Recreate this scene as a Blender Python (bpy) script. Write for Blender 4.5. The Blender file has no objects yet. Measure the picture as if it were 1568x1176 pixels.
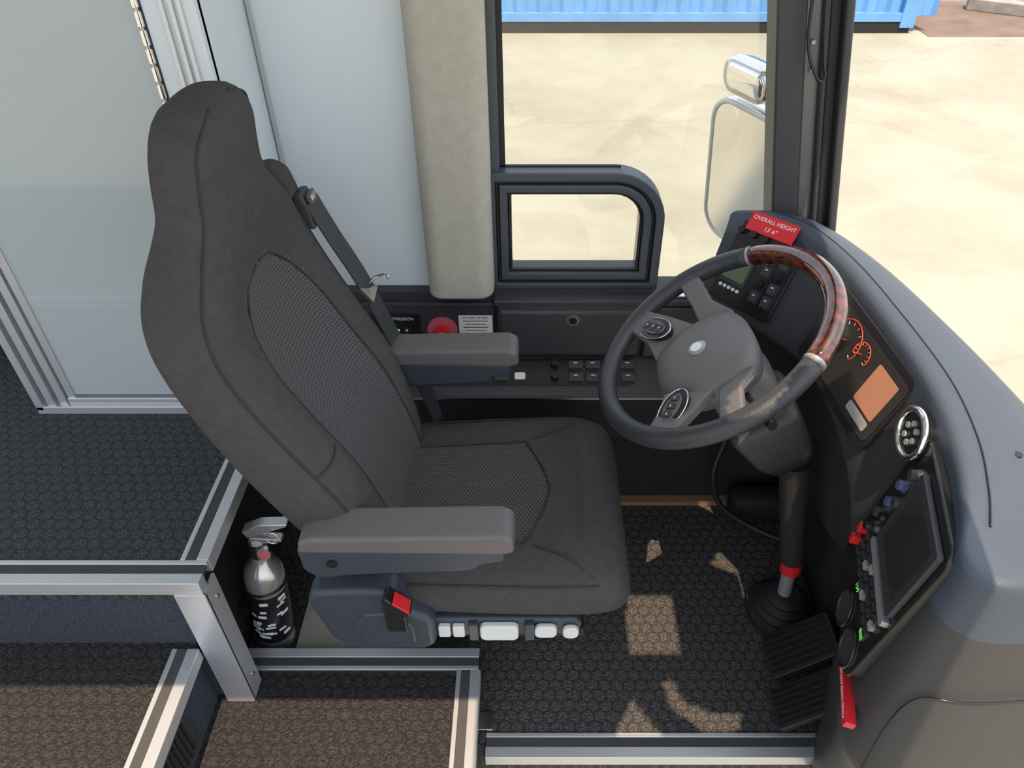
import bpy, bmesh, math, random
from mathutils import Vector, Matrix
random.seed(4)
S=bpy.context.scene
V=Vector
# ------------------------------------------------------------ materials
def newmat(name):
    m=bpy.data.materials.new(name); m.use_nodes=True
    nt=m.node_tree; b=nt.nodes['Principled BSDF']
    return m,nt,b
def mat(name,col,rough=.5,metal=0,bump=0,bscale=400,var=0,vscale=8,coat=0,spec=.5,emit=None,es=1):
    m,nt,b=newmat(name)
    b.inputs['Base Color'].default_value=(*col,1)
    b.inputs['Roughness'].default_value=rough
    b.inputs['Metallic'].default_value=metal
    b.inputs['Specular IOR Level'].default_value=spec
    b.inputs['Coat Weight'].default_value=coat
    if emit:
        b.inputs['Emission Color'].default_value=(*emit,1); b.inputs['Emission Strength'].default_value=es
    tc=nt.nodes.new('ShaderNodeTexCoord')
    if bump:
        n=nt.nodes.new('ShaderNodeTexNoise'); n.inputs['Scale'].default_value=bscale; n.inputs['Detail'].default_value=3
        nt.links.new(tc.outputs['Object'],n.inputs['Vector'])
        bp=nt.nodes.new('ShaderNodeBump'); bp.inputs['Strength'].default_value=bump; bp.inputs['Distance'].default_value=.002
        nt.links.new(n.outputs['Fac'],bp.inputs['Height']); nt.links.new(bp.outputs['Normal'],b.inputs['Normal'])
    if var:
        n=nt.nodes.new('ShaderNodeTexNoise'); n.inputs['Scale'].default_value=vscale; n.inputs['Detail'].default_value=5
        nt.links.new(tc.outputs['Object'],n.inputs['Vector'])
        r=nt.nodes.new('ShaderNodeValToRGB')
        r.color_ramp.elements[0].color=(*[c*(1-var) for c in col],1); r.color_ramp.elements[1].color=(*[min(1,c*(1+var)) for c in col],1)
        r.color_ramp.elements[0].position=.3; r.color_ramp.elements[1].position=.7
        nt.links.new(n.outputs['Fac'],r.inputs['Fac']); nt.links.new(r.outputs['Color'],b.inputs['Base Color'])
    return m
def hexmat(name,colA,colB,size=.028,strength=.6,rough=.75,plane='XY',noise=True,dist=.004):
    m,nt,b=newmat(name); N=nt.nodes; L=nt.links
    tc=N.new('ShaderNodeTexCoord'); sep=N.new('ShaderNodeSeparateXYZ')
    if noise:
        nz=N.new('ShaderNodeTexNoise'); nz.inputs['Scale'].default_value=45; L.new(tc.outputs['Object'],nz.inputs['Vector'])
        mm=N.new('ShaderNodeVectorMath'); mm.operation='MULTIPLY_ADD'; mm.inputs[1].default_value=(.008,.008,.008)
        L.new(nz.outputs['Color'],mm.inputs[0]); L.new(tc.outputs['Object'],mm.inputs[2]); L.new(mm.outputs[0],sep.inputs[0])
    else: L.new(tc.outputs['Object'],sep.inputs[0])
    def math_(op,a,bv=None,c=None):
        n=N.new('ShaderNodeMath'); n.operation=op
        for i,v in enumerate((a,bv,c)):
            if v is None: continue
            if isinstance(v,(int,float)): n.inputs[i].default_value=v
            else: L.new(v,n.inputs[i])
        return n.outputs[0]
    A,B=(sep.outputs['X'],sep.outputs['Y']) if plane=='XY' else ((sep.outputs['Y'],sep.outputs['Z']) if plane=='YZ' else (sep.outputs['X'],sep.outputs['Z']))
    h=size*1.7320508
    def d(ox,oy):
        x=math_('SUBTRACT',math_('FLOORED_MODULO',math_('ADD',A,ox+50*size),size),size/2)
        y=math_('SUBTRACT',math_('FLOORED_MODULO',math_('ADD',B,oy+50*h),h),h/2)
        return math_('SQRT',math_('ADD',math_('MULTIPLY',x,x),math_('MULTIPLY',y,y)))
    dm=math_('MINIMUM',d(0,0),d(size/2,h/2))
    mr=N.new('ShaderNodeMapRange'); L.new(dm,mr.inputs['Value'])
    mr.inputs['From Min'].default_value=size*.34; mr.inputs['From Max'].default_value=size*.54
    mr.inputs['To Min'].default_value=1; mr.inputs['To Max'].default_value=0; mr.interpolation_type='SMOOTHSTEP'
    n=N.new('ShaderNodeTexNoise'); n.inputs['Scale'].default_value=230; n.inputs['Detail'].default_value=2
    L.new(tc.outputs['Object'],n.inputs['Vector'])
    if noise:
        sh=math_('MULTIPLY',math_('SUBTRACT',n.outputs['Fac'],.32),2.8)
        fac=math_('MULTIPLY',math_('ADD',math_('MULTIPLY',mr.outputs[0],.80),.20),sh)
    else: fac=math_('MULTIPLY',mr.outputs[0],math_('ADD',math_('MULTIPLY',n.outputs['Fac'],.2),.8))
    r=N.new('ShaderNodeValToRGB'); r.color_ramp.elements[0].color=(*colA,1); r.color_ramp.elements[1].color=(*colB,1)
    L.new(fac,r.inputs['Fac']); L.new(r.outputs['Color'],b.inputs['Base Color'])
    bp=N.new('ShaderNodeBump'); bp.inputs['Strength'].default_value=strength; bp.inputs['Distance'].default_value=dist
    L.new(fac,bp.inputs['Height']); L.new(bp.outputs['Normal'],b.inputs['Normal'])
    b.inputs['Roughness'].default_value=rough
    return m
M={}
M['fabric']=mat('seat_fabric',(.066,.062,.062),.9,bump=.6,bscale=900,var=.10,vscale=60,spec=.2)
M['fabric_mesh']=hexmat('seat_mesh_fabric',(.016,.016,.018),(.10,.098,.10),size=.0075,strength=.6,rough=.9,plane='YZ',noise=False,dist=.002)
M['fabric_mesh_xy']=hexmat('cushion_mesh_fabric',(.016,.016,.018),(.095,.088,.085),size=.0075,strength=.6,rough=.9,plane='XY',noise=False,dist=.002)
M['piping']=mat('seam',(.025,.025,.027),.8)
M['plastic']=mat('dash_plastic',(.037,.039,.043),.46,bump=.35,bscale=700)
M['hood']=mat('hood_plastic',(.046,.062,.088),.40,bump=.4,bscale=600)
M['grey_pl']=mat('armrest_plastic',(.115,.106,.107),.5,bump=.3,bscale=600)
M['blue_pl']=mat('seat_base_plastic',(.036,.046,.064),.45,bump=.2)
M['black']=mat('black_gloss',(.014,.014,.016),.25)
M['matte']=mat('black_matte',(.014,.014,.015),.8)
M['leather']=mat('wheel_leather',(.035,.037,.042),.38,bump=.4,bscale=500)
M['hub']=mat('wheel_hub',(.13,.123,.125),.5,bump=.3,bscale=500)
M['silverpl']=mat('silver_plastic',(.35,.36,.38),.35,metal=.4)
M['chrome']=mat('chrome',(.85,.85,.85),.12,metal=1)
M['steel']=mat('steel',(.5,.5,.5),.3,metal=1)
M['pillar_metal']=mat('pillar_metal',(.16,.165,.17),.35,metal=.5)
M['cylinder']=mat('polished_cylinder',(.62,.62,.63),.22,metal=.7)
M['alu']=mat('brushed_aluminium',(.64,.66,.69),.38,metal=.6,bump=.1,bscale=200)
M['strip']=mat('grit_strip',(.06,.06,.062),.9,bump=.8,bscale=500)
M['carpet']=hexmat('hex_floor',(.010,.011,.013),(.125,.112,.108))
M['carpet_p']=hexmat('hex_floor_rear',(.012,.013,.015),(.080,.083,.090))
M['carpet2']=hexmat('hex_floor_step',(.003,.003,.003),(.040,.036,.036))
M['riser']=mat('riser_carpet',(.032,.040,.056),.9,bump=.9,bscale=250,var=.8,vscale=260)
M['wallw']=mat('wall_laminate',(.68,.74,.775),.35,bump=.05,bscale=100)
M['cab']=mat('cabinet_laminate',(.41,.465,.485),.14,coat=.5)
M['beige']=mat('beige_vinyl',(.43,.41,.34),.75,bump=.7,bscale=500,var=.06,vscale=40)
M['wframe']=mat('window_frame',(.055,.065,.08),.4)
M['rubber']=mat('rubber',(.014,.014,.016),.55)
M['red']=mat('red_paint',(.65,.02,.03),.35)
M['pink']=mat('pull_knob',(.55,.12,.17),.3)
M['white']=mat('white_label',(.8,.8,.78),.5)
M['whiteb']=mat('rocker_button',(.62,.64,.64),.4)
M['ivory']=mat('mirror_bezel',(.75,.74,.70),.3)
M['dimicon']=mat('dim_icon',(.35,.35,.34),.4)
M['screen']=mat('screen_glass',(.035,.033,.033),.08)
M['green']=mat('lcd_green',(.10,.15,.09),.15)
M['greenled']=mat('green_digits',(.1,.4,.1),.4,emit=(.3,1,.2),es=.5)
M['orange']=mat('info_display',(.32,.15,.1),.3,emit=(.9,.35,.15),es=.2)
M['redled']=mat('gauge_red',(.6,.05,.02),.4,emit=(1,.1,.05),es=.3)
M['bluebtn']=mat('blue_knob',(.08,.09,.22),.3)
M['tan']=mat('tan_trim',(.3,.17,.1),.6)
M['metalwhite']=mat('pit_panel',(.50,.47,.40),.5)
M['contblue']=mat('container_paint',(.13,.34,.68),.5,var=.12,vscale=3)
M['asphalt']=mat('asphalt',(.16,.12,.10),.9,var=.2,vscale=3)
M['concrete']=mat('kerb_concrete',(.30,.28,.26),.9,var=.2,vscale=10)
m,nt,b=newmat('burl_wood'); w=nt.nodes.new('ShaderNodeTexNoise'); w.inputs['Scale'].default_value=30; w.inputs['Distortion'].default_value=2.5
tc=nt.nodes.new('ShaderNodeTexCoord'); nt.links.new(tc.outputs['Object'],w.inputs['Vector'])
r=nt.nodes.new('ShaderNodeValToRGB'); r.color_ramp.elements[0].color=(.02,.005,.003,1); r.color_ramp.elements[1].color=(.16,.028,.008,1)
r.color_ramp.elements[0].position=.35; r.color_ramp.elements[1].position=.65
nt.links.new(w.outputs['Fac'],r.inputs['Fac']); nt.links.new(r.outputs['Color'],b.inputs['Base Color']); b.inputs['Roughness'].default_value=.15; b.inputs['Coat Weight'].default_value=1
M['wood']=m
m,nt,b=newmat('yard_concrete'); N=nt.nodes; L=nt.links
tc=N.new('ShaderNodeTexCoord')
n1=N.new('ShaderNodeTexNoise'); n1.inputs['Scale'].default_value=.7; n1.inputs['Detail'].default_value=9; n1.inputs['Roughness'].default_value=.62; n1.inputs['Distortion'].default_value=.4
r1=N.new('ShaderNodeValToRGB'); r1.color_ramp.elements[0].color=(.245,.245,.200,1); r1.color_ramp.elements[0].position=.30; r1.color_ramp.elements[1].color=(.335,.342,.290,1); r1.color_ramp.elements[1].position=.60
w1=N.new('ShaderNodeTexVoronoi'); w1.feature='DISTANCE_TO_EDGE'; w1.inputs['Scale'].default_value=.22
nd=N.new('ShaderNodeTexNoise'); nd.inputs['Scale'].default_value=2.0; nd.inputs['Detail'].default_value=5
va=N.new('ShaderNodeVectorMath'); va.operation='MULTIPLY_ADD'; va.inputs[1].default_value=(.7,.7,.7)
r2=N.new('ShaderNodeValToRGB'); r2.color_ramp.elements[0].color=(.84,.82,.80,1); r2.color_ramp.elements[0].position=0; r2.color_ramp.elements[1].color=(1,1,1,1); r2.color_ramp.elements[1].position=.008
mx=N.new('ShaderNodeMix'); mx.data_type='RGBA'; mx.blend_type='MULTIPLY'; mx.inputs[0].default_value=.6
L.new(tc.outputs['Object'],n1.inputs['Vector']); L.new(tc.outputs['Object'],nd.inputs['Vector'])
L.new(nd.outputs['Color'],va.inputs[0]); L.new(tc.outputs['Object'],va.inputs[2]); L.new(va.outputs[0],w1.inputs['Vector'])
L.new(n1.outputs['Fac'],r1.inputs['Fac']); L.new(w1.outputs['Distance'],r2.inputs['Fac'])
L.new(r1.outputs['Color'],mx.inputs[6]); L.new(r2.outputs['Color'],mx.inputs[7]); L.new(mx.outputs[2],b.inputs['Base Color']); b.inputs['Roughness'].default_value=.9
M['yard']=m
def glassmat(name,tint,refl):
    m=bpy.data.materials.new(name); m.use_nodes=True; nt=m.node_tree; nt.nodes.clear()
    o=nt.nodes.new('ShaderNodeOutputMaterial'); t=nt.nodes.new('ShaderNodeBsdfTransparent'); t.inputs[0].default_value=(*tint,1)
    g=nt.nodes.new('ShaderNodeBsdfGlossy'); g.inputs['Roughness'].default_value=.02
    mi=nt.nodes.new('ShaderNodeMixShader'); mi.inputs[0].default_value=refl
    nt.links.new(t.outputs[0],mi.inputs[1]); nt.links.new(g.outputs[0],mi.inputs[2]); nt.links.new(mi.outputs[0],o.inputs[0]); return m
M['glass']=glassmat('window_glass',(.95,.96,.95),.05)
# ------------------------------------------------------------ geometry helpers
def finish(o,mats,parent=None,smooth=False,bevel=0,seg=3,subsurf=0):
    S.collection.objects.link(o)
    for m in (mats if isinstance(mats,(list,tuple)) else [mats]): o.data.materials.append(M[m] if isinstance(m,str) else m)
    if bevel:
        md=o.modifiers.new('b','BEVEL'); md.width=bevel; md.segments=seg; md.limit_method='ANGLE'; md.angle_limit=math.radians(35); md.harden_normals=False
    if subsurf:
        md=o.modifiers.new('s','SUBSURF'); md.levels=subsurf; md.render_levels=subsurf
    if smooth or bevel or subsurf:
        for p in o.data.polygons: p.use_smooth=True
    if bevel and not subsurf:
        wn=o.modifiers.new('w','WEIGHTED_NORMAL'); wn.keep_sharp=True
    if parent: o.parent=parent
    return o
def group(name,loc=(0,0,0)):
    e=bpy.data.objects.new(name,None); e.empty_display_size=.05; S.collection.objects.link(e); return e
def mesh(name,verts,faces,mats,parent=None,**k):
    me=bpy.data.meshes.new(name); me.from_pydata([tuple(v) for v in verts],[],faces); me.validate(); 
    bm=bmesh.new(); bm.from_mesh(me); bmesh.ops.recalc_face_normals(bm,faces=bm.faces); bm.to_mesh(me); bm.free()
    return finish(bpy.data.objects.new(name,me),mats,parent,**k)
def box(name,x0,x1,y0,y1,z0,z1,m,parent=None,bevel=0,**k):
    v=[(x,y,z) for x in(x0,x1) for y in(y0,y1) for z in(z0,z1)]
    f=[(0,1,3,2),(4,6,7,5),(0,4,5,1),(2,3,7,6),(0,2,6,4),(1,5,7,3)]
    return mesh(name,v,f,m,parent,bevel=bevel,**k)
def prism(name,poly,vec,m,parent=None,**k):
    n=len(poly); vec=V(vec); v=[V(p) for p in poly]+[V(p)+vec for p in poly]
    f=[tuple(range(n)),tuple(range(2*n-1,n-1,-1))]+[(i,(i+1)%n,(i+1)%n+n,i+n) for i in range(n)]
    return mesh(name,v,f,m,parent,**k)
def loft(name,rings,m,parent=None,closed=True,cap=True,**k):
    n=len(rings[0]); v=[p for r in rings for p in r]; f=[]
    for i in range(len(rings)-1):
        for j in range(n if closed else n-1):
            a=i*n+j; b_=i*n+(j+1)%n; f.append((a,b_,b_+n,a+n))
    if cap and closed: f.append(tuple(range(n))); f.append(tuple(range(len(v)-1,len(v)-n-1,-1)))
    return mesh(name,v,f,m,parent,**k)
def frame(d):
    d=V(d).normalized(); u=d.orthogonal().normalized(); return u,d.cross(u),d
def lathe(name,base,axis,prof,m,parent=None,n=32,**k):
    u,w,d=frame(axis); base=V(base)
    rings=[[base+d*h+(u*math.cos(2*math.pi*i/n)+w*math.sin(2*math.pi*i/n))*max(r,1e-4) for i in range(n)] for r,h in prof]
    k.setdefault('smooth',False)
    o=loft(name,rings,m,parent,**k)
    if not k.get('bevel'):
        for p in o.data.polygons: p.use_smooth=len(p.vertices)==4
        md=o.modifiers.new('es','EDGE_SPLIT'); md.split_angle=math.radians(38)
    return o
def cyl(name,a,b_,r,m,parent=None,r2=None,n=24):
    a=V(a); b_=V(b_); L_=(b_-a).length
    return lathe(name,a,b_-a,[(r,0),(r2 or r,L_)],m,parent,n=n)
def catmull(pts,k=8,closed=False):
    pts=[V(p) for p in pts]; n=len(pts); out=[]
    rng=range(n) if closed else range(n-1)
    for i in rng:
        if closed: p0,p1,p2,p3=pts[i-1],pts[i],pts[(i+1)%n],pts[(i+2)%n]
        else: p0,p1,p2,p3=pts[max(i-1,0)],pts[i],pts[i+1],pts[min(i+2,n-1)]
        for j in range(k):
            t=j/k; out.append(.5*((2*p1)+(p2-p0)*t+(2*p0-5*p1+4*p2-p3)*t*t+(3*p1-p0-3*p2+p3)*t**3))
    if not closed: out.append(pts[-1])
    return out
def tube(name,pts,r,m,parent=None,smooth=True,k=8,n=10,closed=False):
    P=catmull(pts,k,closed) if smooth else [V(p) for p in pts]
    rings=[]; up=None; c=len(P)
    for i,p in enumerate(P):
        t=(P[(i+1)%c]-P[i-1]) if closed else (P[min(i+1,c-1)]-P[max(i-1,0)])
        t.normalize()
        if up is None: up=t.orthogonal().normalized()
        up=(up-t*up.dot(t)).normalized(); w_=t.cross(up)
        rings.append([p+(up*math.cos(2*math.pi*j/n)+w_*math.sin(2*math.pi*j/n))*r for j in range(n)])
    if closed: rings.append(rings[0])
    return loft(name,rings,m,parent,cap=not closed,smooth=True)
def band(name,pts,wdir,w,th,m,parent=None,k=8):
    P=catmull(pts,k); rings=[]
    for i,p in enumerate(P):
        t=(P[min(i+1,len(P)-1)]-P[max(i-1,0)]).normalized(); wd=V(wdir(i/(len(P)-1)) if callable(wdir) else wdir); wd=(wd-t*wd.dot(t)).normalized(); nn=t.cross(wd)
        rings.append([p+wd*w/2+nn*th/2,p-wd*w/2+nn*th/2,p-wd*w/2-nn*th/2,p+wd*w/2-nn*th/2])
    return loft(name,rings,m,parent)
def rrect(cx,cy,w,h,r,n=6):
    out=[]
    for (sx,sy,a0) in((1,1,0),(-1,1,90),(-1,-1,180),(1,-1,270)):
        for i in range(n+1):
            a=math.radians(a0+90*i/n); out.append((cx+sx*(w/2-r)+r*math.cos(a),cy+sy*(h/2-r)+r*math.sin(a)))
    return out
class Fr:
    def __init__(s,o,u,v):
        s.o=V(o); s.u=V(u).normalized(); s.n=s.u.cross(V(v)).normalized(); s.v=s.n.cross(s.u)
    def p(s,a,b_,c=0): return s.o+s.u*a+s.v*b_+s.n*c
def plate(name,F,cx,cy,w,h,c0,c1,m,parent,r=.004,bevel=0,rot=0):
    pts=rrect(0,0,w,h,min(r,w*.49,h*.49)); ca,sa=math.cos(rot),math.sin(rot)
    pts=[(cx+x*ca-y*sa,cy+x*sa+y*ca) for x,y in pts]
    return prism(name,[F.p(x,y,c0) for x,y in pts],F.n*(c1-c0),m,parent,bevel=bevel)
def disc(name,F,cx,cy,r,c0,c1,m,parent,r2=None): return cyl(name,F.p(cx,cy,c0),F.p(cx,cy,c1),r,m,parent,r2=r2)
def ring(name,F,cx,cy,r,rm,c,m,parent,sx=1,sy=1):
    return tube(name,[F.p(cx+sx*r*math.cos(a),cy+sy*r*math.sin(a),c) for a in [2*math.pi*i/12 for i in range(12)]],rm,m,parent,closed=True,k=4,n=8)
def text(name,s,F,cx,cy,size,c,m,parent):
    cu=bpy.data.curves.new(name,'FONT'); cu.body=s; cu.size=size; cu.align_x='CENTER'; cu.align_y='CENTER'; cu.extrude=.0002
    o=bpy.data.objects.new(name,cu); S.collection.objects.link(o); o.data.materials.append(M[m])
    o.matrix_world=Matrix.Translation(F.p(cx,cy,c))@Matrix((F.u,F.v,F.n)).transposed().to_4x4(); o.parent=parent; return o

# ------------------------------------------------------------ room shell
ZP,ZM,Z1=.474,.262,.06
box('floor',-.72,.80,.71,1.45,-.06,0,'carpet')
box('floor_passenger',-3.2,-.615,.805,1.60,ZP-.05,ZP,'carpet_p')
ps=group('floor_passenger_riser')
box('riser_front',-3.2,-.66,.815,.835,-.1,ZP-.045,'riser',ps)
box('riser_side',-.70,-.672,.835,1.6,-.1,ZP-.05,'matte',ps)
box('riser_back_fill',-3.2,-.70,.9,1.6,-.1,ZP-.05,'matte',ps)
step=group('entry_step')
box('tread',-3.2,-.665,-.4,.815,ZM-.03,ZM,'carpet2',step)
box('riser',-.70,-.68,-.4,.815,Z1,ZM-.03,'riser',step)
box('vent_frame',-.680,-.672,.35,.70,Z1+.03,ZM-.05,'plastic',step,bevel=.002)
for i in range(22):
    y=.37+i*.0145; box('vent_slat',-.672,-.668,y,y+.006,Z1+.045,ZM-.062,'black',step)
plat=group('platform')
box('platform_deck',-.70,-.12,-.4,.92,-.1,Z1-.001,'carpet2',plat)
def nosing_x(name,x0,x1,y,z,side,face=.03):
    g=group(name); s=-side
    def bx(n,a,b_,z0,z1,m):
        ya,yb=sorted((y+s*a,y+s*b_)); box(n,x0,x1,ya,yb,z0,z1,m,g,bevel=.0015)
    bx('outer_rail',-.003,.020,z-face,z+.004,'alu'); bx('grit_strip',.020,.040,z-.004,z+.003,'strip'); bx('inner_rail',.040,.050,z-.004,z+.004,'alu'); return g
def nosing_y(name,y0,y1,x,z,side,face=.03):
    g=group(name); s=-side
    def bx(n,a,b_,z0,z1,m):
        xa,xb=sorted((x+s*a,x+s*b_)); box(n,xa,xb,y0,y1,z0,z1,m,g,bevel=.0015)
    bx('outer_rail',-.003,.020,z-face,z+.004,'alu'); bx('grit_strip',.020,.040,z-.004,z+.003,'strip'); bx('inner_rail',.040,.050,z-.004,z+.004,'alu'); return g
nosing_x('trim_1',-3.2,-.60,.803,ZP,-1)
nosing_y('trim_2',.853,1.30,-.603,ZP,1)
nosing_y('trim_3',-.4,.80,-.662,ZM,1)
nosing_x('trim_4',-.66,-.12,.92,Z1,1)
nosing_y('trim_5',-.4,.87,-.118,Z1,1)
nosing_x('trim_6',-.10,.62,.708,0,-1)
pst=group('corner_trim_post')
box('post_front',-.655,-.597,.798,.806,Z1,ZP-.03,'alu',pst,bevel=.0015)
box('post_side',-.604,-.597,.80,.85,Z1,ZP-.03,'alu',pst,bevel=.0015)
for z in (.12,.40): cyl('screw',(-.597,.83,z),(-.594,.83,z),.004,'steel',pst)
box('floor_hinge_bracket',-.118,-.085,.76,.80,0,.012,'steel',bevel=.002)
box('floor_seat_pit_panel',-.56,-.32,.925,1.40,.0,.004,'metalwhite')
# walls
wl=group('wall_left')
box('wall_panel_white',-.66,-.20,1.50,1.54,.64,2.2,'wallw',wl)
box('wall_lower',-.66,.70,1.43,1.54,-.05,.45,'matte',wl)
box('wall_lower_mid',-.66,.46,1.47,1.54,.45,.67,'plastic',wl)
box('wall_rear',-3.2,-1.12,1.50,1.54,ZP+.1,2.2,'wallw',wl)
box('wall_rear_kick',-3.2,-1.12,1.49,1.54,ZP,ZP+.1,'matte',wl)
box('wall_above_window',-.20,.62,1.50,1.54,1.75,2.2,'beige',wl)
box('wall_bottom_trim',-.53,-.2,1.485,1.50,.640,.652,'rubber',wl)
box('wall_panel_joint',-.527,-.520,1.492,1.50,.652,2.2,'cab',wl)
box('baseboard_left',.0,.70,1.405,1.43,0,.015,'tan')
bp=rrect(-.162,1.50,.148,.16,.035,6)
prism('trim_pillar',[(x,y,.678) for x,y in bp if True],(0,0,1.5),'beige',bevel=.01)
cb=group('wardrobe_cabinet')
box('side_panel',-.62,-.53,1.285,1.50,ZP+.02,2.2,'wallw',cb,bevel=.004)
box('carcass',-1.12,-.62,1.30,1.50,ZP+.03,2.2,'cab',cb)
box('door',-1.035,-.628,1.278,1.298,ZP+.045,2.2,'cab',cb,bevel=.002)
box('front_stile',-.615,-.53,1.276,1.30,ZP+.02,2.2,'wallw',cb,bevel=.002)
for i,x in enumerate((-.585,-.570,-.557)): box('stile_profile',x,x+.007,1.270,1.278,ZP+.02,2.2,'alu',cb,bevel=.001)
for i,x in enumerate((-1.125,-1.098,-1.072,-1.05)): box('jamb_profile',x,x+.018,1.262+.004*i,1.30,ZP+.01,2.2,'alu',cb,bevel=.002)
box('bottom_rail',-1.125,-.53,1.262,1.30,ZP,ZP+.022,'alu',cb,bevel=.002)
box('bottom_rail_upper',-1.05,-.53,1.270,1.30,ZP+.022,ZP+.040,'alu',cb,bevel=.002)
cyl('hinge_pin',(-.622,1.272,ZP+.05),(-.622,1.272,2.2),.0035,'steel',cb)
z=.9
while z<1.6:
    cyl('hinge_knuckle',(-.622,1.272,z),(-.622,1.272,z+.022),.0058,'chrome',cb,n=12); z+=.028
# ceiling; openings over the cockpit are invented to shape sun patches on the floor
SX,SY=.0556,.389
ce=group('ceiling')
box('ceiling_panel',-3.2,0,-.03,1.55,2.2,2.24,'wallw',ce)
holes=[[(.23,.945),(.35,.945),(.35,1.105),(.235,1.11)],
 [(.262,1.18),(.278,1.246),(.327,1.295),(.416,1.297),(.417,1.262),(.358,1.246),(.319,1.18)],
 [(.296,.87),(.318,.88),(.341,.825),(.399,.803),(.46,.803),(.448,.767),(.38,.757),(.308,.814)],
 [(.18,.757),(.223,.836),(.245,.803),(.275,.757)],
 [(.43,1.33),(.55,1.36),(.56,1.40),(.45,1.41)],[(.47,1.20),(.50,1.25),(.55,1.22),(.53,1.17)]]
def inside(x,y,P):
    c=False; j=len(P)-1
    for i in range(len(P)):
        xi,yi=P[i]; xj,yj=P[j]
        if (yi>y)!=(yj>y) and x<(xj-xi)*(y-yi)/(yj-yi)+xi: c=not c
        j=i
    return c
st_=.008; nx=int(.66/st_); ny=int(1.0/st_); vv=[(i*st_,-.35+j*st_,2.2) for i in range(nx+1) for j in range(ny+1)]; ff=[]
for i in range(nx):
    for j in range(ny):
        fx=(i+.5)*st_-2.2*SX; fy=-.35+(j+.5)*st_+2.2*SY
        if not any(inside(fx,fy,P) for P in holes):
            a=i*(ny+1)+j; ff.append((a,a+1,a+ny+2,a+ny+1))
mesh('ceiling_sun_cutouts',vv,ff,'wallw',ce)  # unseen sheet, added to shade the cockpit and let sun patches through
box('ceiling_panel_front',0,nx*st_,-.35+ny*st_,1.55,2.2,2.24,'wallw',ce)
# ------------------------------------------------------------ window
w1=group('window_1')
box('glass',-.09,.60,1.528,1.532,.66,1.75,'glass',w1)
box('frame_left',-.092,-.070,1.50,1.545,.66,1.75,'wframe',w1,bevel=.004)
box('frit_left',-.070,-.058,1.522,1.527,.95,1.75,'rubber',w1)
box('frit_bottom',-.07,.19,1.522,1.527,.945,.955,'rubber',w1)
def arch(x0,x1,z0,z1,r,y,inset=0,n=10):
    x0+=inset; x1-=inset; z0+=inset; z1-=inset; r=max(r-inset,.01)
    p=[(x0,y,z0),(x1,y,z0)]
    for i in range(n+1):
        a=math.radians(90*i/n); p.append((x1-r+r*math.cos(a),y,z1-r+r*math.sin(a)))
    p.append((x0,y,z1)); return p
def archring(name,y0,y1,i0,i1,m):
    a=arch(-.100,.292,.662,.952,.115,y0,i0); b_=arch(-.100,.292,.662,.952,.115,y0,i1)
    c=[(p[0],y1,p[2]) for p in b_]; d=[(p[0],y1,p[2]) for p in a]
    n=len(a); v=a+b_+c+d; f=[]
    for i in range(n):
        j=(i+1)%n
        for k in range(4): f.append((k*n+i,k*n+j,((k+1)%4)*n+j,((k+1)%4)*n+i))
    mesh(name,v,f,m,w1,bevel=.003,seg=2)
archring('slider_frame_outer',1.488,1.54,0,.020,'wframe')
archring('slider_frame_mid',1.497,1.54,.020,.028,'rubber')
archring('slider_frame_inner',1.490,1.54,.028,.046,'wframe')
archring('slider_gasket',1.50,1.54,.046,.054,'black')
box('sill',-.09,.47,1.44,1.53,.648,.664,'plastic',w1,bevel=.004)
ap=group('trim_windshield_pillar')
def slant(name,xb0,xb1,xt0,xt1,y0,y1,z0,z1,m):
    v=[(xb0,y0,z0),(xb1,y0,z0),(xb1,y1,z0),(xb0,y1,z0),(xt0,y0,z1),(xt1,y0,z1),(xt1,y1,z1),(xt0,y1,z1)]
    mesh(name,v,[(0,1,2,3),(4,7,6,5),(0,4,5,1),(1,5,6,2),(2,6,7,3),(3,7,4,0)],m,ap,bevel=.006)
slant('pillar_inner',.545,.60,.545-.27,.60-.27,1.46,1.54,.70,2.2,'plastic')
slant('pillar_channel',.598,.632,.598-.27,.632-.27,1.465,1.55,.70,2.2,'pillar_metal')
slant('pillar_seal',.628,.640,.628-.27,.640-.27,1.45,1.55,.70,2.2,'plastic')
slant('pillar_outer',.640,.665,.640-.27,.665-.27,1.46,1.56,.70,2.2,'rubber')
slant('pillar_edge',.662,.680,.662-.27,.680-.27,1.44,1.55,.70,2.2,'plastic')
tube('grab_cord',[(.50,1.44,1.45),(.515,1.43,1.30),(.535,1.43,1.2),(.545,1.43,1.165),(.53,1.43,1.165),(.50,1.44,1.24),(.485,1.44,1.45)],.003,'black',ap)
for z in (1.22,1.17): cyl('screw',(.523-.18*(z-1.2),1.455,z),(.523-.18*(z-1.2),1.462,z),.004,'steel',ap)

# ------------------------------------------------------------ side console under window
sc=group('side_console')
box('upper_face_left',-.66,-.09,1.455,1.475,.50,.648,'plastic',sc,bevel=.004)
box('glovebox_lid',-.082,.262,1.436,1.475,.505,.640,'plastic',sc,bevel=.012)
box('glovebox_top',-.082,.262,1.442,1.475,.632,.652,'plastic',sc,bevel=.006)
box('right_face',.268,.50,1.440,1.475,.50,.645,'plastic',sc,bevel=.008)
FL=Fr((.095,1.436,.615),(1,0,0),(0,0,1))
disc('lock_ring',FL,0,0,.016,0,.003,'steel',sc); disc('lock_core',FL,0,0,.009,.003,.006,'black',sc)
prism('switch_shelf',[(-.62,1.47,.50),(-.62,1.455,.495),(-.62,1.37,.455),(-.62,1.36,.44),(-.62,1.37,.425),(-.62,1.47,.42)],(1.15,0,0),'plastic',sc,bevel=.004)
box('shelf_trim',-.60,.50,1.357,1.362,.436,.441,'steel',sc)
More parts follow.
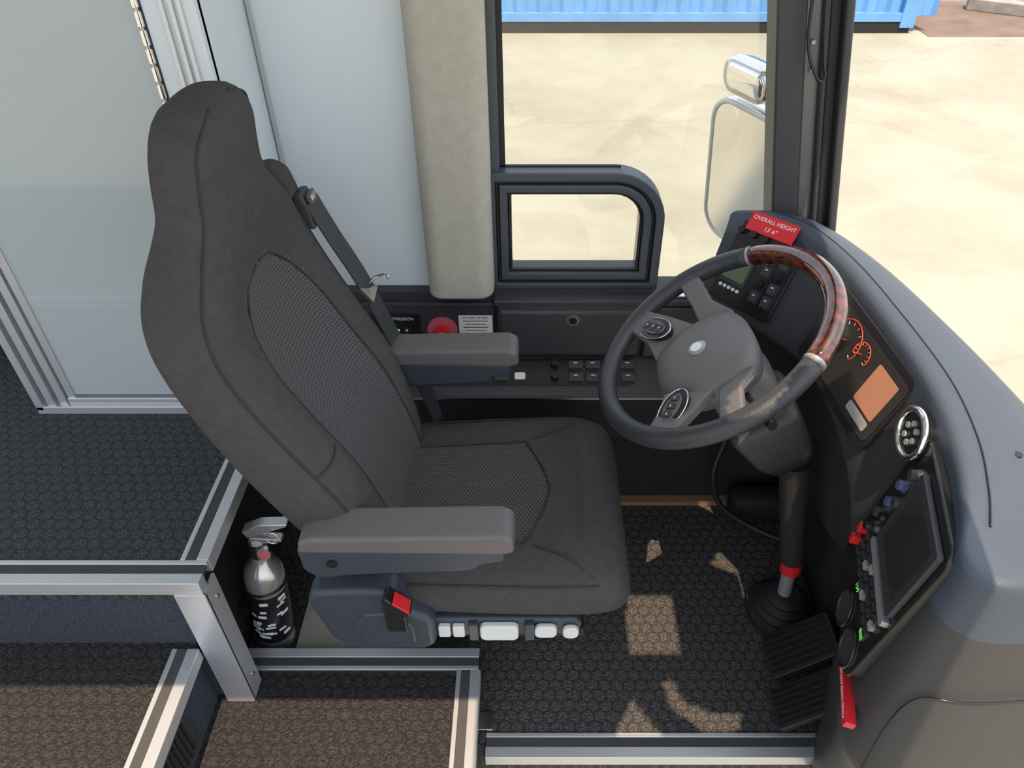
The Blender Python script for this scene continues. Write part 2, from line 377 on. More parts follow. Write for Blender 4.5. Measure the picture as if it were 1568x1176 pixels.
box('lower_face',-.62,.55,1.385,1.47,.28,.425,'matte',sc,bevel=.01)
FS=Fr((0,1.4125,.4765),(1,0,0),(0,.085,.04))
def rocker(F,x,y,w,h,par,m='black'):
    plate('rocker_bezel',F,x,y,w+.005,h+.005,0,.003,'plastic',par,r=.003); plate('rocker',F,x,y,w,h,.003,.010,m,par,r=.002,bevel=.001); plate('icon',F,x,y+h*.2,w*.3,h*.12,.0101,.0104,'white',par,r=.001)
plate('switch_panel',FS,-.07,0,.62,.07,.0,.002,'black',sc,r=.01)
for x,y,t in [(-.155,.012,'k'),(-.155,-.015,'k'),(.055,.018,'k'),(.055,-.016,'k')]:
    disc('knob',FS,x,y,.011,.002,.018,'black',sc,r2=.008)
for i in range(4):
    for j in range(2): 
        rocker(FS,.105+.042*i,.017-.034*j,.034,.022,sc,'plastic')
for i in range(2): rocker(FS,-.12+.045*i,-.015,.034,.022,sc,'plastic')
plate('white_switch',FS,-.03,-.012,.026,.018,.002,.006,'white',sc)
FU=Fr((0,1.455,.575),(1,0,0),(0,0,1))
plate('fire_panel',FU,-.325,0,.115,.09,0,.004,'black',sc,r=.003,bevel=.001)
text('fire_panel_text','FIRE SUPPRESSION',FU,-.325,.032,.011,.0045,'white',sc)
for i,(a,b_) in enumerate([(-.345,.0),(-.32,.0),(-.30,.0),(-.36,-.028),(-.33,-.028)]): disc('led',FU,a,b_,.003,.004,.006,'greenled' if i==1 else 'whiteb',sc)
disc('alarm_base',FU,-.215,0,.036,0,.006,'pink',sc); disc('alarm_knob',FU,-.215,0,.018,.006,.03,'red',sc,r2=.02); disc('alarm_cap',FU,-.215,0,.012,.03,.036,'pink',sc)
plate('instruction_label',FU,-.135,.01,.08,.06,0,.001,'white',sc,r=.001)
for i in range(5): plate('label_line',FU,-.135,.024-.009*i,.06-.01*(i%2),.002,.001,.0013,'plastic',sc,r=.0005)
text('label_title','IN CASE OF FIRE:',FU,-.135,.033,.008,.0012,'black',sc)
lh=group('window_latch')
box('latch_plate',.285,.40,1.452,1.475,.664,.671,'chrome',lh,bevel=.002)
cyl('latch_arm',(.30,1.46,.674),(.40,1.455,.685),.004,'chrome',lh); cyl('latch_knob',(.405,1.455,.668),(.405,1.455,.705),.007,'black',lh)

# ------------------------------------------------------------ driver seat
seat=group('driver_seat')
YC=1.02
prof=[ # z, front x, back x, half width, concavity
(.455,-.235,-.345,.185,.02),(.50,-.225,-.372,.215,.035),(.60,-.240,-.415,.232,.045),(.70,-.268,-.460,.242,.05),(.80,-.318,-.496,.247,.05),
(.90,-.368,-.522,.250,.045),(.98,-.398,-.540,.246,.035),(1.03,-.408,-.546,.230,.022),(1.07,-.413,-.542,.195,.01),(1.105,-.416,-.530,.158,.003),
(1.135,-.416,-.520,.136,0),(1.18,-.412,-.514,.128,0),(1.215,-.408,-.508,.122,0),(1.243,-.411,-.502,.104,0),(1.262,-.424,-.492,.078,0),(1.270,-.445,-.475,.045,0)]
def sp(z):
    for i in range(len(prof)-1):
        if z<=prof[i+1][0]: break
    p0=prof[max(i-1,0)];p1=prof[i];p2=prof[i+1];p3=prof[min(i+2,len(prof)-1)]
    t=(z-p1[0])/(p2[0]-p1[0]); out=[]
    for k in range(1,5):
        m1=(p2[k]-p0[k])/max(p2[0]-p0[0],1e-6)*(p2[0]-p1[0]); m2=(p3[k]-p1[k])/max(p3[0]-p1[0],1e-6)*(p2[0]-p1[0])
        out.append((2*t**3-3*t*t+1)*p1[k]+(t**3-2*t*t+t)*m1+(-2*t**3+3*t*t)*p2[k]+(t**3-t*t)*m2)
    return out
def conc(s,c): return c*math.exp(-(abs(s)/.62)**4)
def sect(z,N=64,n=3.0):
    xf,xb,hw,c=sp(z); xc=(xf+xb)/2; hd=(xf-xb)/2; R=[]
    for i in range(N):
        a=2*math.pi*i/N; ca,sa=math.cos(a),math.sin(a)
        s=math.copysign(abs(sa)**(2/n),sa); q=math.copysign(abs(ca)**(2/n),ca)
        x=xc+hd*q-(conc(s,c) if q>0 else 0)*max(q,0)
        R.append(V((x,YC+hw*s,z)))
    return R
def frontpt(z,s,off=0,n=3.0):
    xf,xb,hw,c=sp(z); xc=(xf+xb)/2; hd=(xf-xb)/2; q=(1-abs(s)**n)**(1/n)
    return V((xc+hd*q-conc(s,c)*q+off,YC+hw*s,z))
zs=[.455+.815*i/90 for i in range(90)]+[1.2695]
rings=[sect(z) for z in zs]
back=loft('backrest',rings,['fabric','fabric_mesh'],seat,smooth=True)
for p in back.data.polygons:
    c=p.center
    if p.normal.x>.2 and .47<c.z<1.01:
        lim=.135 if c.z<.85 else .135*math.sqrt(max(0,1-((c.z-.85)/.16)**2))
        if abs(c.y-YC)<lim: p.material_index=1
for sgn in(-1,1):
    tube('seam_bolster',[frontpt(z,sgn*.93,.001) for z in [.50+.045*i for i in range(17)]]+[frontpt(1.245,sgn*.85,.001),frontpt(1.262,sgn*.5,.001)],.0018,'piping',seat)
    pts=[]
    for i in range(13):
        z=.49+.042*i; lim=.135 if z<.85 else .135*math.sqrt(max(0,1-((z-.85)/.16)**2)); 
        if z<1.0: pts.append(frontpt(z,sgn*lim/sp(z)[2],.0005))
    pts.append(frontpt(1.008,sgn*.03,.0005)); tube('seam_insert',pts,.0022,'piping',seat)
tube('seam_mid',[frontpt(.76,-.62-.038*i,.001) for i in range(9)],.0018,'piping',seat)
cp=[
(-.375,.455,.40,.17),(-.36,.470,.385,.205),(-.30,.478,.375,.222),(-.20,.480,.372,.228),(-.08,.486,.37,.234),(.02,.496,.37,.238),(.09,.502,.368,.238),(.130,.498,.368,.233),(.158,.484,.37,.224),(.175,.460,.376,.208),(.185,.425,.388,.185)]
def cushring(x,zt,zb,hw,N=64,n=3.6):
    zc=(zt+zb)/2; hz=(zt-zb)/2; R=[]
    for i in range(N):
        a=2*math.pi*i/N; ca,sa=math.cos(a),math.sin(a)
        s=math.copysign(abs(sa)**(2/n),sa); q=math.copysign(abs(ca)**(2/n),ca)
        z=zc+hz*q
        if q>0 and x<.1: z+= .018*(abs(s)**2)*q*min(1,(.1-x)/.2)-.008*q*(1-s*s)
        R.append(V((x,YC+hw*s,z)))
    return R
CP=catmull([V((a,b_,c)) for a,b_,c,d in cp],5); HW=catmull([V((d,0,0)) for a,b_,c,d in cp],5)
cush=loft('cushion',[cushring(p.x,p.y,p.z,h.x) for p,h in zip(CP,HW)],['fabric','fabric_mesh_xy'],seat,smooth=True)
for p in cush.data.polygons:
    c=p.center
    if p.normal.z>.5 and abs(c.y-YC)<.135 and c.x<.035-.25*abs(c.y-YC)**1.5*4: p.material_index=1
def cz(x,s):
    for p,h in zip(CP,HW):
        if p.x>=x: break
    q=(1-abs(s)**3.6)**(1/3.6); zc=(p.y+p.z)/2; hz=(p.y-p.z)/2; z=zc+hz*q
    if x<.1: z+=.018*s*s*q*min(1,(.1-x)/.2)-.008*q*(1-s*s)
    return V((x,YC+h.x*s,z+.001))
tube('seam_front',[cz(.035-.25*abs(s*.235)**1.5*4,s) for s in [-.58+.116*i for i in range(11)]],.0022,'piping',seat)
for sg in(-1,1):
    tube('seam_side',[cz(x,sg*.575) for x in(-.30,-.2,-.1,-.03)]+[cz(-.015,sg*.58)],.002,'piping',seat)
    tube('seam_edge',[cz(x,sg*.95) for x in(-.25,-.1,0,.08,.12)],.002,'piping',seat)
    tube('seam_corner',[cz(.0,sg*.6),cz(.06,sg*.72),cz(.11,sg*.9)],.0016,'piping',seat)
for nm,y in(('near',.775),('far',1.262)):
    g=[(-.375,.640),(-.372,.663),(-.355,.676),(-.05,.682),(-.030,.672),(-.028,.640),(-.045,.636)]
    prism('armrest_pad_'+nm,[(x,y-.035,z) for x,z in g],(0,.07,0),'grey_pl',seat,bevel=.008)
    g=[(-.378,.645),(-.045,.640),(-.045,.615),(-.085,.605),(-.10,.590),(-.30,.578),(-.345,.570),(-.375,.60)]
    prism('armrest_shell_'+nm,[(x,y-.031,z) for x,z in g],(0,.062,0),'blue_pl',seat,bevel=.006)
    s=1 if y<YC else -1
    cyl('armrest_pivot_'+nm,(-.345,y-.030 ,.607),(-.345,y+s*.06,.607),.03,'blue_pl',seat)
cyl('armrest_cap',(-.325,.741,.612),(-.325,.745,.612),.009,'black',seat)
prism('side_cover',[(x,.765,z) for x,z in [(-.40,.47),(-.385,.50),(-.30,.505),(-.24,.50),(-.215,.44),(-.18,.415),(-.18,.335),(-.20,.318),(-.34,.318),(-.375,.36)]],(0,.05,0),'blue_pl',seat,bevel=.012)
prism('side_cover_panel',[(x,.760,z) for x,z in [(-.33,.40),(-.30,.44),(-.255,.445),(-.215,.40),(-.215,.35),(-.31,.345)]],(0,.01,0),'blue_pl',seat,bevel=.006)
prism('control_panel',[(x,.788,z) for x,z in [(-.20,.385),(.085,.385),(.095,.365),(.085,.332),(-.20,.330)]],(0,.06,0),'blue_pl',seat,bevel=.008)
FC=Fr((0,.788,.358),(1,0,0),(0,0,1))
for a,w in((-.165,.022),(-.138,.022)): plate('lumbar_rocker',FC,a,0,w,.034,0,.010,'whiteb',seat,r=.004,bevel=.002)
plate('seat_lever',FC,-.062,0,.072,.046,0,.014,'whiteb',seat,r=.012,bevel=.004)
plate('seat_lever_small',FC,.025,0,.042,.036,0,.012,'whiteb',seat,r=.012,bevel=.004)
plate('seat_lever_end',FC,.072,-.003,.03,.034,0,.012,'whiteb',seat,r=.012,bevel=.004)
for a in(-.11,-.005): plate('panel_rib',FC,a,0,.018,.05,0,.012,'blue_pl',seat,r=.004,bevel=.002)
box('base_plate',-.25,.10,.80,1.24,.308,.335,'matte',seat,bevel=.004)
box('suspension_bellows',-.24,.04,.99,1.18,.02,.375,'matte',seat,bevel=.02)
box('base_foot',-.28,.06,.98,1.20,.0,.03,'matte',seat,bevel=.01)
D=V((-.028,0,.035))
box('buckle_stalk',-.262,-.225,.752,.762,.40,.48,'black',seat,bevel=.003)
prism('buckle',[V(p)+D for p in [(-.232,.738,.468),(-.192,.738,.428),(-.182,.738,.440),(-.222,.738,.485)]],(0,.032,0),'black',seat,bevel=.004)
prism('buckle_button',[V(p)+D for p in [(-.212,.736,.472),(-.186,.736,.446),(-.184,.736,.450),(-.210,.736,.477)]],(0,.026,0),'red',seat,bevel=.001)
sb=group('seat_belt')
prism('belt_tower',[(x,1.235,z) for x,z in [(-.505,.80),(-.515,1.0),(-.50,1.06),(-.47,1.075),(-.44,1.06),(-.43,1.02),(-.425,.93),(-.40,.80)]],(0,.055,0),'fabric',sb,bevel=.015)
prism('belt_guide',[(x,1.238,z) for x,z in [(-.43,.955),(-.432,1.015),(-.415,1.018),(-.405,.99),(-.40,.95)]],(0,.05,0),'plastic',sb,bevel=.005)
Fg=Fr((-.408,1.263,1.005),(0,1,0),(-.3,0,1)); plate('belt_label',Fg,0,0,.034,.018,.002,.008,'grey_pl',sb,r=.002)
text('belt_text','BELT',Fg,0,0,.012,.0085,'white',sb)
band('strap',[(-.405,1.262,1.0),(-.380,1.266,.93),(-.335,1.268,.82),(-.285,1.272,.66),(-.235,1.277,.52),(-.215,1.277,.42)],lambda t:(.25,1,0),.046,.003,'plastic',sb)
prism('latch_plate',[(-.342,1.245,.815),(-.342,1.292,.815),(-.320,1.296,.79),(-.320,1.245,.785)],(.004,0,.004),'chrome',sb)
tube('latch_tongue',[(-.330,1.28,.81),(-.31,1.275,.83),(-.29,1.27,.838),(-.285,1.262,.834)],.003,'chrome',sb)
box('anchor',-.235,-.20,1.265,1.288,.40,.44,'black',sb,bevel=.004)

# ------------------------------------------------------------ steering wheel
sw=group('steering_wheel'); C=V((.325,1.085,.81)); th=math.radians(35)
a_=V((0,1,0)); b__=V((math.cos(th),0,math.sin(th))); nn=V((-math.sin(th),0,math.cos(th)))
def wp(u,v,c=0): return C-a_*u+b__*v+nn*c
R_=.220
def rimarc(nm,a0,a1,m,r=.0185):
    k=int(abs(a1-a0)/4)+1
    tube(nm,[wp(R_*math.cos(math.radians(a0+(a1-a0)*i/k)),R_*math.sin(math.radians(a0+(a1-a0)*i/k))) for i in range(k+1)],r,m,sw,smooth=False,n=16)
rimarc('rim_leather',148,398,'leather'); rimarc('rim_wood',39.5,146.5,'wood',.0187)
for a in(40,147): rimarc('rim_collar',a-.8,a+.8,'silverpl',.0193)
HC=-.034; HV=-.03
hubp=[(-.07,.085),(-.095,.05),(-.10,.0),(-.09,-.045),(-.055,-.085),(0,-.095),(.055,-.085),(.09,-.045),(.10,0),(.095,.05),(.07,.085),(0,.098)]
hp=catmull([V((x,y,0)) for x,y in hubp],5,True)
rg=[]
for s,c in((.97,-.03),(1,-.005),(1,.008),(.95,.018),(.85,.025),(.6,.031),(.3,.034),(.05,.035)): rg.append([wp(p.x*s,p.y*s+HV,c+HC) for p in hp])
loft('airbag_pad',rg,'hub',sw,smooth=True)
def sheet(name,pts,th_,m):
    prism(name,[wp(*p) for p in pts],nn*th_,m,sw,bevel=.005)
for sx in(-1,1):
    sheet('spoke_lower',[(.04*sx,-.06,-.040),(.09*sx,-.02,-.040),(.140*sx,-.065,-.024),(.185*sx,-.11,-.010),(.155*sx,-.155,-.010),(.10*sx,-.125,-.024),(.05*sx,-.12,-.040)],.02,'hub')
    sheet('spoke_silver',[(.135*sx,-.130,-.016),(.165*sx,-.095,-.016),(.20*sx,-.112,-.008),(.168*sx,-.158,-.008)],.019,'silverpl')
    sheet('spoke_upper',[(.06*sx,.045,-.045),(.09*sx,-.02,-.045),(.14*sx,-.020,-.026),(.214*sx,-.030,-.010),(.214*sx,.014,-.010),(.13*sx,.022,-.026),(.09*sx,.050,-.042)],.018,'hub')
    Fp=Fr(wp(.120*sx,-.100,-.004),(wp(1*sx,-.72)-wp(0,0)),(wp(.72*sx,1)-wp(0,0)))
    if Fp.n.dot(nn)<0: Fp.n=-Fp.n
    pts=[(.043*math.cos(t),.026*math.sin(t)) for t in [2*math.pi*i/24 for i in range(24)]]
    prism('button_pod',[Fp.p(x,y,-.012) for x,y in pts],Fp.n*.018,'black',sw,bevel=.003)
    prism('button_pad',[Fp.p(x*.7,y*.62,.006) for x,y in pts],Fp.n*.003,'hub',sw,bevel=.001)
    for i in(-1,0,1): plate('button',Fp,.018*i,0,.012,.018,.009,.012,'plastic',sw,r=.003); plate('button_icon',Fp,.018*i,0,.004,.003,.012,.0123,'whiteb',sw,r=.001)
    tube('pod_ring',[Fp.p(x,y,.005) for x,y in pts[::2]],.0013,'chrome',sw,closed=True,k=3,n=6)
lathe('emblem',wp(0,.0+HV,.030+HC),nn,[(.018,0),(.018,.006),(.015,.008),(0.0001,.008)],'silverpl',sw)
lathe('emblem_center',wp(0,.0+HV,.0382+HC),nn,[(.011,0),(.011,.001),(0.0001,.0012)],'white',sw)
col=group('steering_column')
def cring(c,w,h,r=.02): return [C-nn*c+a_*x+b__*y for x,y in rrect(0,0,w,h,r,5)]
loft('shroud_upper',[cring(.06,.11,.10),cring(.09,.125,.115),cring(.14,.13,.12),cring(.19,.12,.11)],'hub',col,smooth=True)
loft('shroud_lower',[cring(.185,.14,.13),cring(.20,.15,.14),cring(.30,.13,.12),cring(.345,.10,.09)],'plastic',col,smooth=True)
cyl('stalk',C-nn*.10-a_*.03,C-nn*.08-a_*.16+b__*.03,.006,'black',col); cyl('stalk_tip',C-nn*.083-a_*.14+b__*.027,C-nn*.078-a_*.18+b__*.035,.009,'black',col)
cyl('shaft_cover',(.545,1.085,.50),(.60,1.065,.20),.032,'matte',col,r2=.026)
cyl('shaft',(.598,1.065,.22),(.61,1.06,.03),.016,'silverpl',col)
cyl('red_collar',(.600,1.064,.205),(.603,1.063,.165),.024,'red',col)
lathe('boot',(.613,1.06,.0),(0,0,1),[(.085,0),(.085,.02),(.07,.025),(.072,.035),(.058,.042),(.060,.052),(.045,.060),(.046,.07),(.03,.08)],'rubber',col)

# ------------------------------------------------------------ dashboard
dash=group('dashboard')
ST=[
((.435,1.475,.865),(.372,1.405,.70),(.54,1.485,.86)),
((.490,1.445,.875),(.425,1.355,.69),(.585,1.46,.868)),
((.555,1.375,.878),(.488,1.275,.685),(.635,1.39,.868)),
((.600,1.24,.872),(.540,1.18,.685),(.69,1.25,.862)),
((.622,1.06,.862),(.558,1.05,.675),(.735,1.08,.852)),
((.628,.90,.855),(.568,.90,.60),(.765,.93,.842)),
((.608,.76,.848),(.549,.765,.46),(.775,.85,.836)),
((.575,.655,.840),(.518,.66,.44),(.77,.79,.832)),
((.550,.595,.828),(.497,.585,.40),(.765,.75,.826)),
((.572,.560,.815),(.515,.515,.38),(.79,.72,.820)),
((.65,.555,.805),(.61,.475,.36),(.85,.69,.81)),
((.95,.590,.78),(.93,.50,.36),(1.0,.68,.79)),
]
rows=[]
for k,(r_,p_,o1) in enumerate(ST):
    r_,p_,o1=V(r_),V(p_),V(o1); out=(o1-r_); out.z=0; out.normalize()
    up=(r_-p_)
    q0=p_+out*.10; q0.z=-.05 if k>=6 else .30
    q1=p_+out*.055; q1.z=p_.z-.10
    row=[q0,q1,p_+out*.012-V((0,0,.012)),p_,p_+up*.04,p_+up*.93,r_-out*.008,r_+out*.002+V((0,0,.008)),r_+out*.022+V((0,0,.010)),r_.lerp(o1,.6)+V((0,0,.008)),o1]
    if k<9: o2=o1+V((.06,0,-.05)); o3=o1+V((.10,0,-.25)); 
    else: o2=o1+V((.03,.03,-.003)); o3=o1+V((.06,.06,-.01))
    row+= [o2,o3]
    rows.append(row)
cols_=[catmull([r[j] for r in rows],5) for j in range(len(rows[0]))]
fine=[[cols_[j][i] for j in range(len(cols_))] for i in range(len(cols_[0]))]
db=loft('dash_body',fine,['plastic','hood'],dash,closed=False,smooth=True,subsurf=1)
nC=len(rows[0])-1
for i,p in enumerate(db.data.polygons):
    if p.index%nC>=5: p.material_index=1
tube('hood_seam',[V(r)+(V(o)-V(r))*.24+V((0,0,.0105)) for r,p,o in ST[1:9]],.0016,'black',dash)
# seam of the lower side panel
def side(k,t): r_,p_=V(ST[k][0]),V(ST[k][1]); return p_.lerp(r_,t)
tube('side_panel_seam',[side(9,.02)+V((-.002,-.004,0)),side(9,.45)+V((-.003,-.006,0)),side(10,.55)+V((0,-.006,0)),side(11,.55)+V((0,-.006,0))],.0016,'black',dash)
def pf(i0,t,vv):
    A=[V(x) for x in ST[i0]]; B=[V(x) for x in ST[i0+1]]
    r_=A[0].lerp(B[0],t); p_=A[1].lerp(B[1],t); u=(A[0].lerp(A[1],1-vv)-B[0].lerp(B[1],1-vv))
    o=p_.lerp(r_,vv); return Fr(o,-u,r_-p_)
F1=pf(1,.30,.50)
plate('left_switch_bezel',F1,.0,0,.165,.175,-.012,.008,'black',dash,r=.012,bevel=.002)
plate('lcd_bezel',F1,-.034,-.012,.066,.070,.008,.011,'plastic',dash,r=.005,bevel=.001); plate('lcd',F1,-.034,-.010,.054,.056,.011,.0115,'green',dash,r=.003)
for i in range(5): disc('lcd_button',F1,-.055+.011*i,-.056,.0038,.008,.011,'white',dash)
F1b=Fr(F1.o+F1.n*.006,F1.u,F1.v)
for j,v in enumerate((.062,.036,.008,-.02,-.05)):
    for i,u in enumerate((.030,.060)):
        rocker(F1b,u,v,.019,.021,dash,'plastic') if (i+j)%3 else disc('selector',F1,u,v,.010,.006,.020,'black',dash,r2=.008)
for u in(-.065,-.035,-.005): disc('selector_top',F1,u,.066,.009,.006,.020,'black',dash,r2=.007)
FS2=pf(1,.38,.93)
FSt=Fr(FS2.o+FS2.n*.010,FS2.u,V((.50,.45,.75)))
st=group('height_sticker')
plate('sticker',FSt,0,.0,.112,.042,.0,.0015,'red',st,r=.001)
text('sticker_text','OVERALL HEIGHT',FSt,0,.009,.0125,.0018,'white',st); text('sticker_text_2',"13'-6\"",FSt,0,-.009,.013,.0018,'white',st)
F2=pf(3,.95,.5); F2=Fr(F2.o+F2.n*.008,F2.u,F2.v)
plate('cluster_bezel',F2,0,0,.28,.165,-.02,.004,'black',dash,r=.02,bevel=.002)
plate('cluster_glass',F2,.01,.0,.25,.13,.004,.005,'screen',dash,r=.015)
def arc_(u,v,r_,a0,a1):
    tube('gauge_arc',[F2.p(u+r_*math.cos(math.radians(a0+(a1-a0)*i/12)),v+r_*math.sin(math.radians(a0+(a1-a0)*i/12)),.0056) for i in range(13)],.0009,'redled',dash,k=2,n=6)
for u,v,r_ in((-.045,.022,.036),(-.075,-.025,.020),(.005,.030,.020)):
    arc_(u,v,r_*1.1,-30,210)
    for t in range(10):
        an=math.radians(-30+t*26.6); p0=F2.p(u+r_*.82*math.cos(an),v+r_*.82*math.sin(an),.0056); p1=F2.p(u+r_*1.0*math.cos(an),v+r_*1.0*math.sin(an),.0056); cyl('tick',p0,p1,.0009,'redled' if t%3 else 'dimicon',dash,n=6)
    cyl('needle',F2.p(u,v,.006),F2.p(u-r_*.6,v-r_*.3,.006),.001,'redled',dash,n=6)
plate('info_display',F2,.085,.010,.065,.080,.005,.0056,'orange',dash,r=.004)
plate('info_display_lower',F2,.085,-.045,.065,.018,.005,.0056,'dimicon',dash,r=.004)
# right console
F3=Fr((.546,.705,.645),(-.27,-.963,0),(.062,0,.38))
plate('console_bezel',F3,-.012,.015,.25,.335,-.05,.004,'black',dash,r=.03,bevel=.004)
F4=pf(5,.38,.83)
disc('chrome_dial_base',F4,-.0,.0,.034,-.01,.016,'black',dash)
ring('chrome_dial_ring',F4,0,.0,.036,.006,.016,'chrome',dash,sx=1.15,sy=1)
for i in range(6): disc('dial_button',F4,.016*math.cos(i*1.05),.0+.016*math.sin(i*1.05),.005,.016,.020,'dimicon',dash)
plate('nav_bezel',F3,.022,.090,.160,.150,.004,.014,'plastic',dash,r=.006,bevel=.002)
plate('nav_screen',F3,.026,.094,.122,.116,.014,.0145,'screen',dash,r=.003)
plate('nav_silver_edge',F3,.022,.002,.165,.012,.004,.015,'silverpl',dash,r=.003)
for i in range(8):
    for j in range(3): plate('console_button',F3,-.082+.023*i,-.020-.019*j,.015,.011,.004,.011,'dimicon' if (i*(j+2))%5==1 else 'plastic',dash,r=.002)
for i,(u,v,m) in enumerate([(-.085,.105,'bluebtn'),(-.085,.065,'bluebtn'),(-.095,.028,'plastic'),(-.075,.140,'plastic'),(-.095,-.008,'black'),(-.072,.04,'black'),(-.065,.085,'plastic')]):
    disc('knob_base',F3,u,v,.012,.004,.008,'steel',dash); disc('knob',F3,u,v,.010,.008,.020,m,dash,r2=.008)
for j in range(2): plate('red_toggle',F3,-.108,-.030-.03*j,.014,.018,.004,.020,'red',dash,r=.003,bevel=.002)
text('green_digits','159',F3,-.02,-.078,.014,.006,'greenled',dash); text('green_digits_2','888',F3,.07,-.078,.014,.006,'greenled',dash)
for v,u in((-.118,-.005),(-.118,.072)):
    disc('vent_round',F3,u,v,.030,-.02,.010,'plastic',dash); ring('vent_ring',F3,u,v,.030,.003,.010,'black',dash)
F5=Fr((.500,.60,.47),(-.27,-.963,0),(.062,0,.38))
plate('warning_strip',F5,.0,.0,.11,.014,-.01,.006,'red',dash,r=.002); text('warning_text','DO NOT BLOCK PEDALS',F5,0,0,.008,.0065,'white',dash)
for s_ in range(2): disc('hood_screw',Fr((.70,.76+.03*s_,.842),(1,0,0),(0,1,0)),0,0,.006-.002*s_,.0,.003,'black',dash)
box('bulkhead',.70,.74,.70,1.43,0,.60,'matte',dash); box('duct',.54,.70,1.33,1.40,.0,.10,'matte',dash,bevel=.02)
tube('cable',[(.50,1.38,.30),(.47,1.34,.2),(.50,1.32,.1),(.58,1.29,.05),(.66,1.25,.04)],.008,'rubber',dash)
# pedals
pd=group('foot_pedals')
for y0,y1,xx in((.86,.965,.60),(.745,.835,.585)):
    F=Fr((xx,(y0+y1)/2,.09),(0,-1,0),(.75,0,.66))
    plate('pedal',F,0,0,y1-y0,.17,-.012,.004,'rubber',pd,r=.012,bevel=.003)
    for i in range(6): plate('pedal_rib',F,-(y1-y0)*.38+(y1-y0)*.15*i,0,.006,.15,.004,.008,'black',pd,r=.002)
    cyl('pedal_arm',F.p(0,.04,-.01),(xx+.09,(y0+y1)/2,.02),.012,'steel',pd)

# ------------------------------------------------------------ fire extinguisher
fe=group('fire_extinguisher'); B=V((-.610,.985,.002)); ax=V((.10,-.0,1)).normalized()
lathe('cylinder',B,ax,[(.036,0),(.042,.006),(.043,.02),(.043,.25),(.041,.27),(.034,.29),(.020,.305),(.018,.325),(.0001,.326)],'cylinder',fe)
lathe('label_black',B+ax*.05,ax,[(.0432,0),(.0436,.001),(.0436,.17),(.0432,.171)],'black',fe)
def fl(an,h,r=.0438): return B+ax*h+(V((math.cos(an),math.sin(an),0)))*r
for k in range(26):
    an=math.radians(-130+random.random()*110); h=.06+random.random()*.15; c=fl(an,h); t=V((-math.sin(an),math.cos(an),0)); F=Fr(c,t,ax)
    plate('label_print',F,0,0,.010+.012*random.random(),.004+.006*random.random(),-.0005,.0006,'white',fe,r=.001)
cyl('valve',B+ax*.325,B+ax*.37,.018,'steel',fe); T=B+ax*.37
prism('lever_top',[T+V((-.012,-.012,.02)),T+V((.075,-.012,.055)),T+V((.078,-.012,.063)),T+V((.02,-.012,.06)),T+V((-.02,-.012,.04))],(0,.024,0),'cylinder',fe,bevel=.002)
prism('lever_bottom',[T+V((-.01,-.010,-.005)),T+V((.055,-.010,.005)),T+V((.055,-.010,.013)),T+V((-.01,-.010,.018))],(0,.02,0),'cylinder',fe,bevel=.002)
Fgz=Fr(T+V((.02,-.02,-.012)),(1,0,0),(0,.3,1)); disc('gauge',Fgz,0,0,.014,0,.01,'steel',fe); disc('gauge_face',Fgz,0,0,.012,.01,.0105,'pink',fe)
ring('pull_ring',Fr(T+V((.045,-.02,.03)),(1,0,0),(0,.3,1)),0,0,.012,.0014,0,'chrome',fe)
tube('strap_ring',[B+ax*.235+V((.046*math.cos(a),.046*math.sin(a),0)) for a in [2*math.pi*i/12 for i in range(12)]],.003,'black',fe,closed=True,k=3)
cyl('bracket',(-.672,.985,.12),(-.635,.985,.12),.012,'black',fe)

# ------------------------------------------------------------ exterior
box('ground_yard',-30,40,-30,60,-1.1,-1.0,'yard')
box('ground_asphalt',5.1,9,10.2,12.2,-1.0,-.995,'asphalt')
ct=group('shipping_container')
y0=10.4
xs=[];x=-2.0
while x<4.9:
    for dx,dy in((0,0),(.10,0),(.15,.05),(.25,.05),(.30,0)): xs.append((x+dx,y0+dy))
    x+=.30
prism('corrugated_wall',[(x,y,-.80) for x,y in xs]+[(4.9,12.6,-.80),(-2.0,12.6,-.80)],(0,0,2.3),'contblue',ct)
box('bottom_rail',-2.0,4.92,y0-.03,y0+.05,-.86,-.76,'contblue',ct); box('base_skid',-1.9,4.9,y0-.02,12.5,-1.0,-.86,'matte',ct)  # matte black base under the container rail
for x in(-2.0,4.76): box('corner_post',x,x+.18,y0-.04,y0+.16,-.93,1.5,'contblue',ct)
kb=group('kerb')
for i in range(5):
    x=6.2+i*1.35; y=11.6-i*.9
    prism('kerb_block',[(x,y,-1),(x+1.3,y-.87,-1),(x+1.4,y-.65,-1),(x+.1,y+.22,-1)],(0,0,.16),'concrete',kb,bevel=.02)
# mirror
mr=group('side_mirror')
nrm=V((-1.06,-.59,-.16)).normalized()
Fm=Fr((.560,1.86,.765),V((.486,-.874,0)),V((.07,.10,1)))
vax=(V((.10,0,1))-nrm*nrm.dot(V((.10,0,1)))).normalized()
Fm.n=nrm; Fm.v=vax; Fm.u=vax.cross(nrm).normalized()
def mring(s,c,w=.27,h=.40,r=.07,cx=0,cy=0): return [Fm.p(cx+x*s,cy+y*s,c) for x,y in rrect(0,0,w,h,r,6)]
def mring2(ds,c,w=.27,h=.40,r=.07,cx=0,cy=0): return [Fm.p(x,y,c) for x,y in rrect(cx,cy,w+ds,h+ds,r+ds/2,6)]
loft('main_housing',[mring2(0,.004),mring2(.012,-.01),mring2(0,-.05),mring(.75,-.09),mring(.2,-.10)],'chrome',mr,smooth=True)
loft('main_bezel',[mring2(0,.002),mring2(.012,.006),mring2(0,.010),mring2(-.016,.008),mring2(-.018,.0045)],'ivory',mr,smooth=True,cap=False)
prism('main_glass',mring2(-.014,.005),Fm.n*.001,'chrome',mr)
k=dict(w=.15,h=.085,r=.035,cx=-.03,cy=.265)
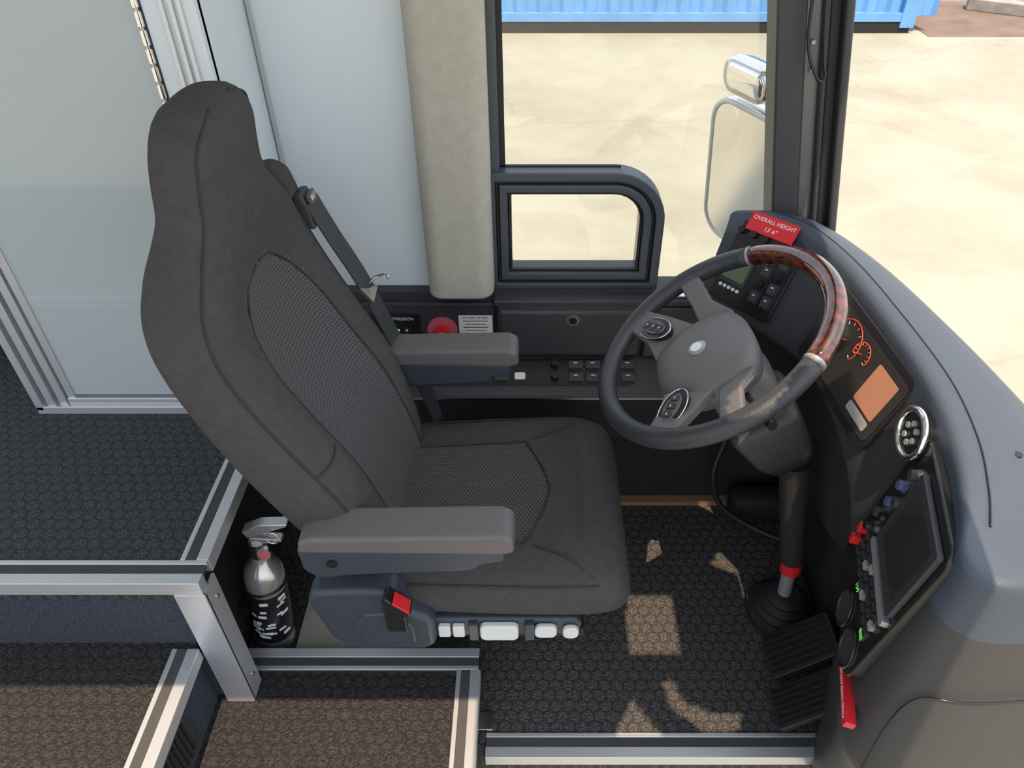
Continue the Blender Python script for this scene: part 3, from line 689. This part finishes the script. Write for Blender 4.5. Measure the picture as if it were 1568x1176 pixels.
loft('convex_housing',[mring2(0,.01,**k),mring2(.008,-.01,**k),mring2(-.02,-.05,**k),mring2(-.06,-.06,**k)],'chrome',mr,smooth=True)
loft('convex_glass',[mring2(-.004,.01,**k),mring2(-.04,.014,**k),mring2(-.07,.016,**k)],'chrome',mr,smooth=True)
tube('mirror_arm',[Fm.p(.0,.10,-.09),Fm.p(.0,.2,-.10),Fm.p(.0,.32,-.09),Fm.p(.0,.6,-.05),Fm.p(.0,1.2,0)],.016,'chrome',mr)
wa=group('wiper_arm'); cyl('pivot',(.90,.98,.66),(.92,.98,.76),.02,'rubber',wa); tube('arm',[(.91,.98,.76),(.96,.85,.77),(1.04,.6,.80)],.01,'rubber',wa)

# ------------------------------------------------------------ light
W=bpy.data.worlds.new('World'); S.world=W; W.use_nodes=True; nt=W.node_tree
bg=nt.nodes['Background']; sky=nt.nodes.new('ShaderNodeTexSky'); sky.sky_type='NISHITA'; sky.sun_disc=False; sky.sun_elevation=math.radians(60); sky.sun_rotation=math.radians(90); sky.altitude=0; sky.air_density=1; sky.dust_density=2
mixw=nt.nodes.new('ShaderNodeMix'); mixw.data_type='RGBA'; mixw.inputs[0].default_value=.55; mixw.inputs[7].default_value=(6.5,6.6,6.8,1)
nt.links.new(sky.outputs[0],mixw.inputs[6]); nt.links.new(mixw.outputs[2],bg.inputs[0]); bg.inputs[1].default_value=.28
sl_=bpy.data.lights.new('sun','SUN'); sl_.energy=6.8; sl_.angle=math.radians(.3); sl_.color=(1,.75,.50)
so=bpy.data.objects.new('sun',sl_); S.collection.objects.link(so)
so.rotation_euler=(-V((.05,-.35,.9))).to_track_quat('-Z','Y').to_euler()
# ------------------------------------------------------------ camera
cd=bpy.data.cameras.new('camera'); cam=bpy.data.objects.new('camera',cd); S.collection.objects.link(cam)
ZK,CX,CY=1.0,1106,830
cd.sensor_width=36; cd.lens=ZK*1600/2212*36; cd.shift_x=ZK*(CX-1150)/2212; cd.shift_y=-ZK*(CY-830)/2212; cd.clip_start=.02; cd.clip_end=200
cam.location=(0,0,1.6); cam.rotation_euler=(math.radians(90-39.4),0,0); S.camera=cam
S.view_settings.view_transform='Standard'; S.view_settings.look='None'; S.view_settings.exposure=0
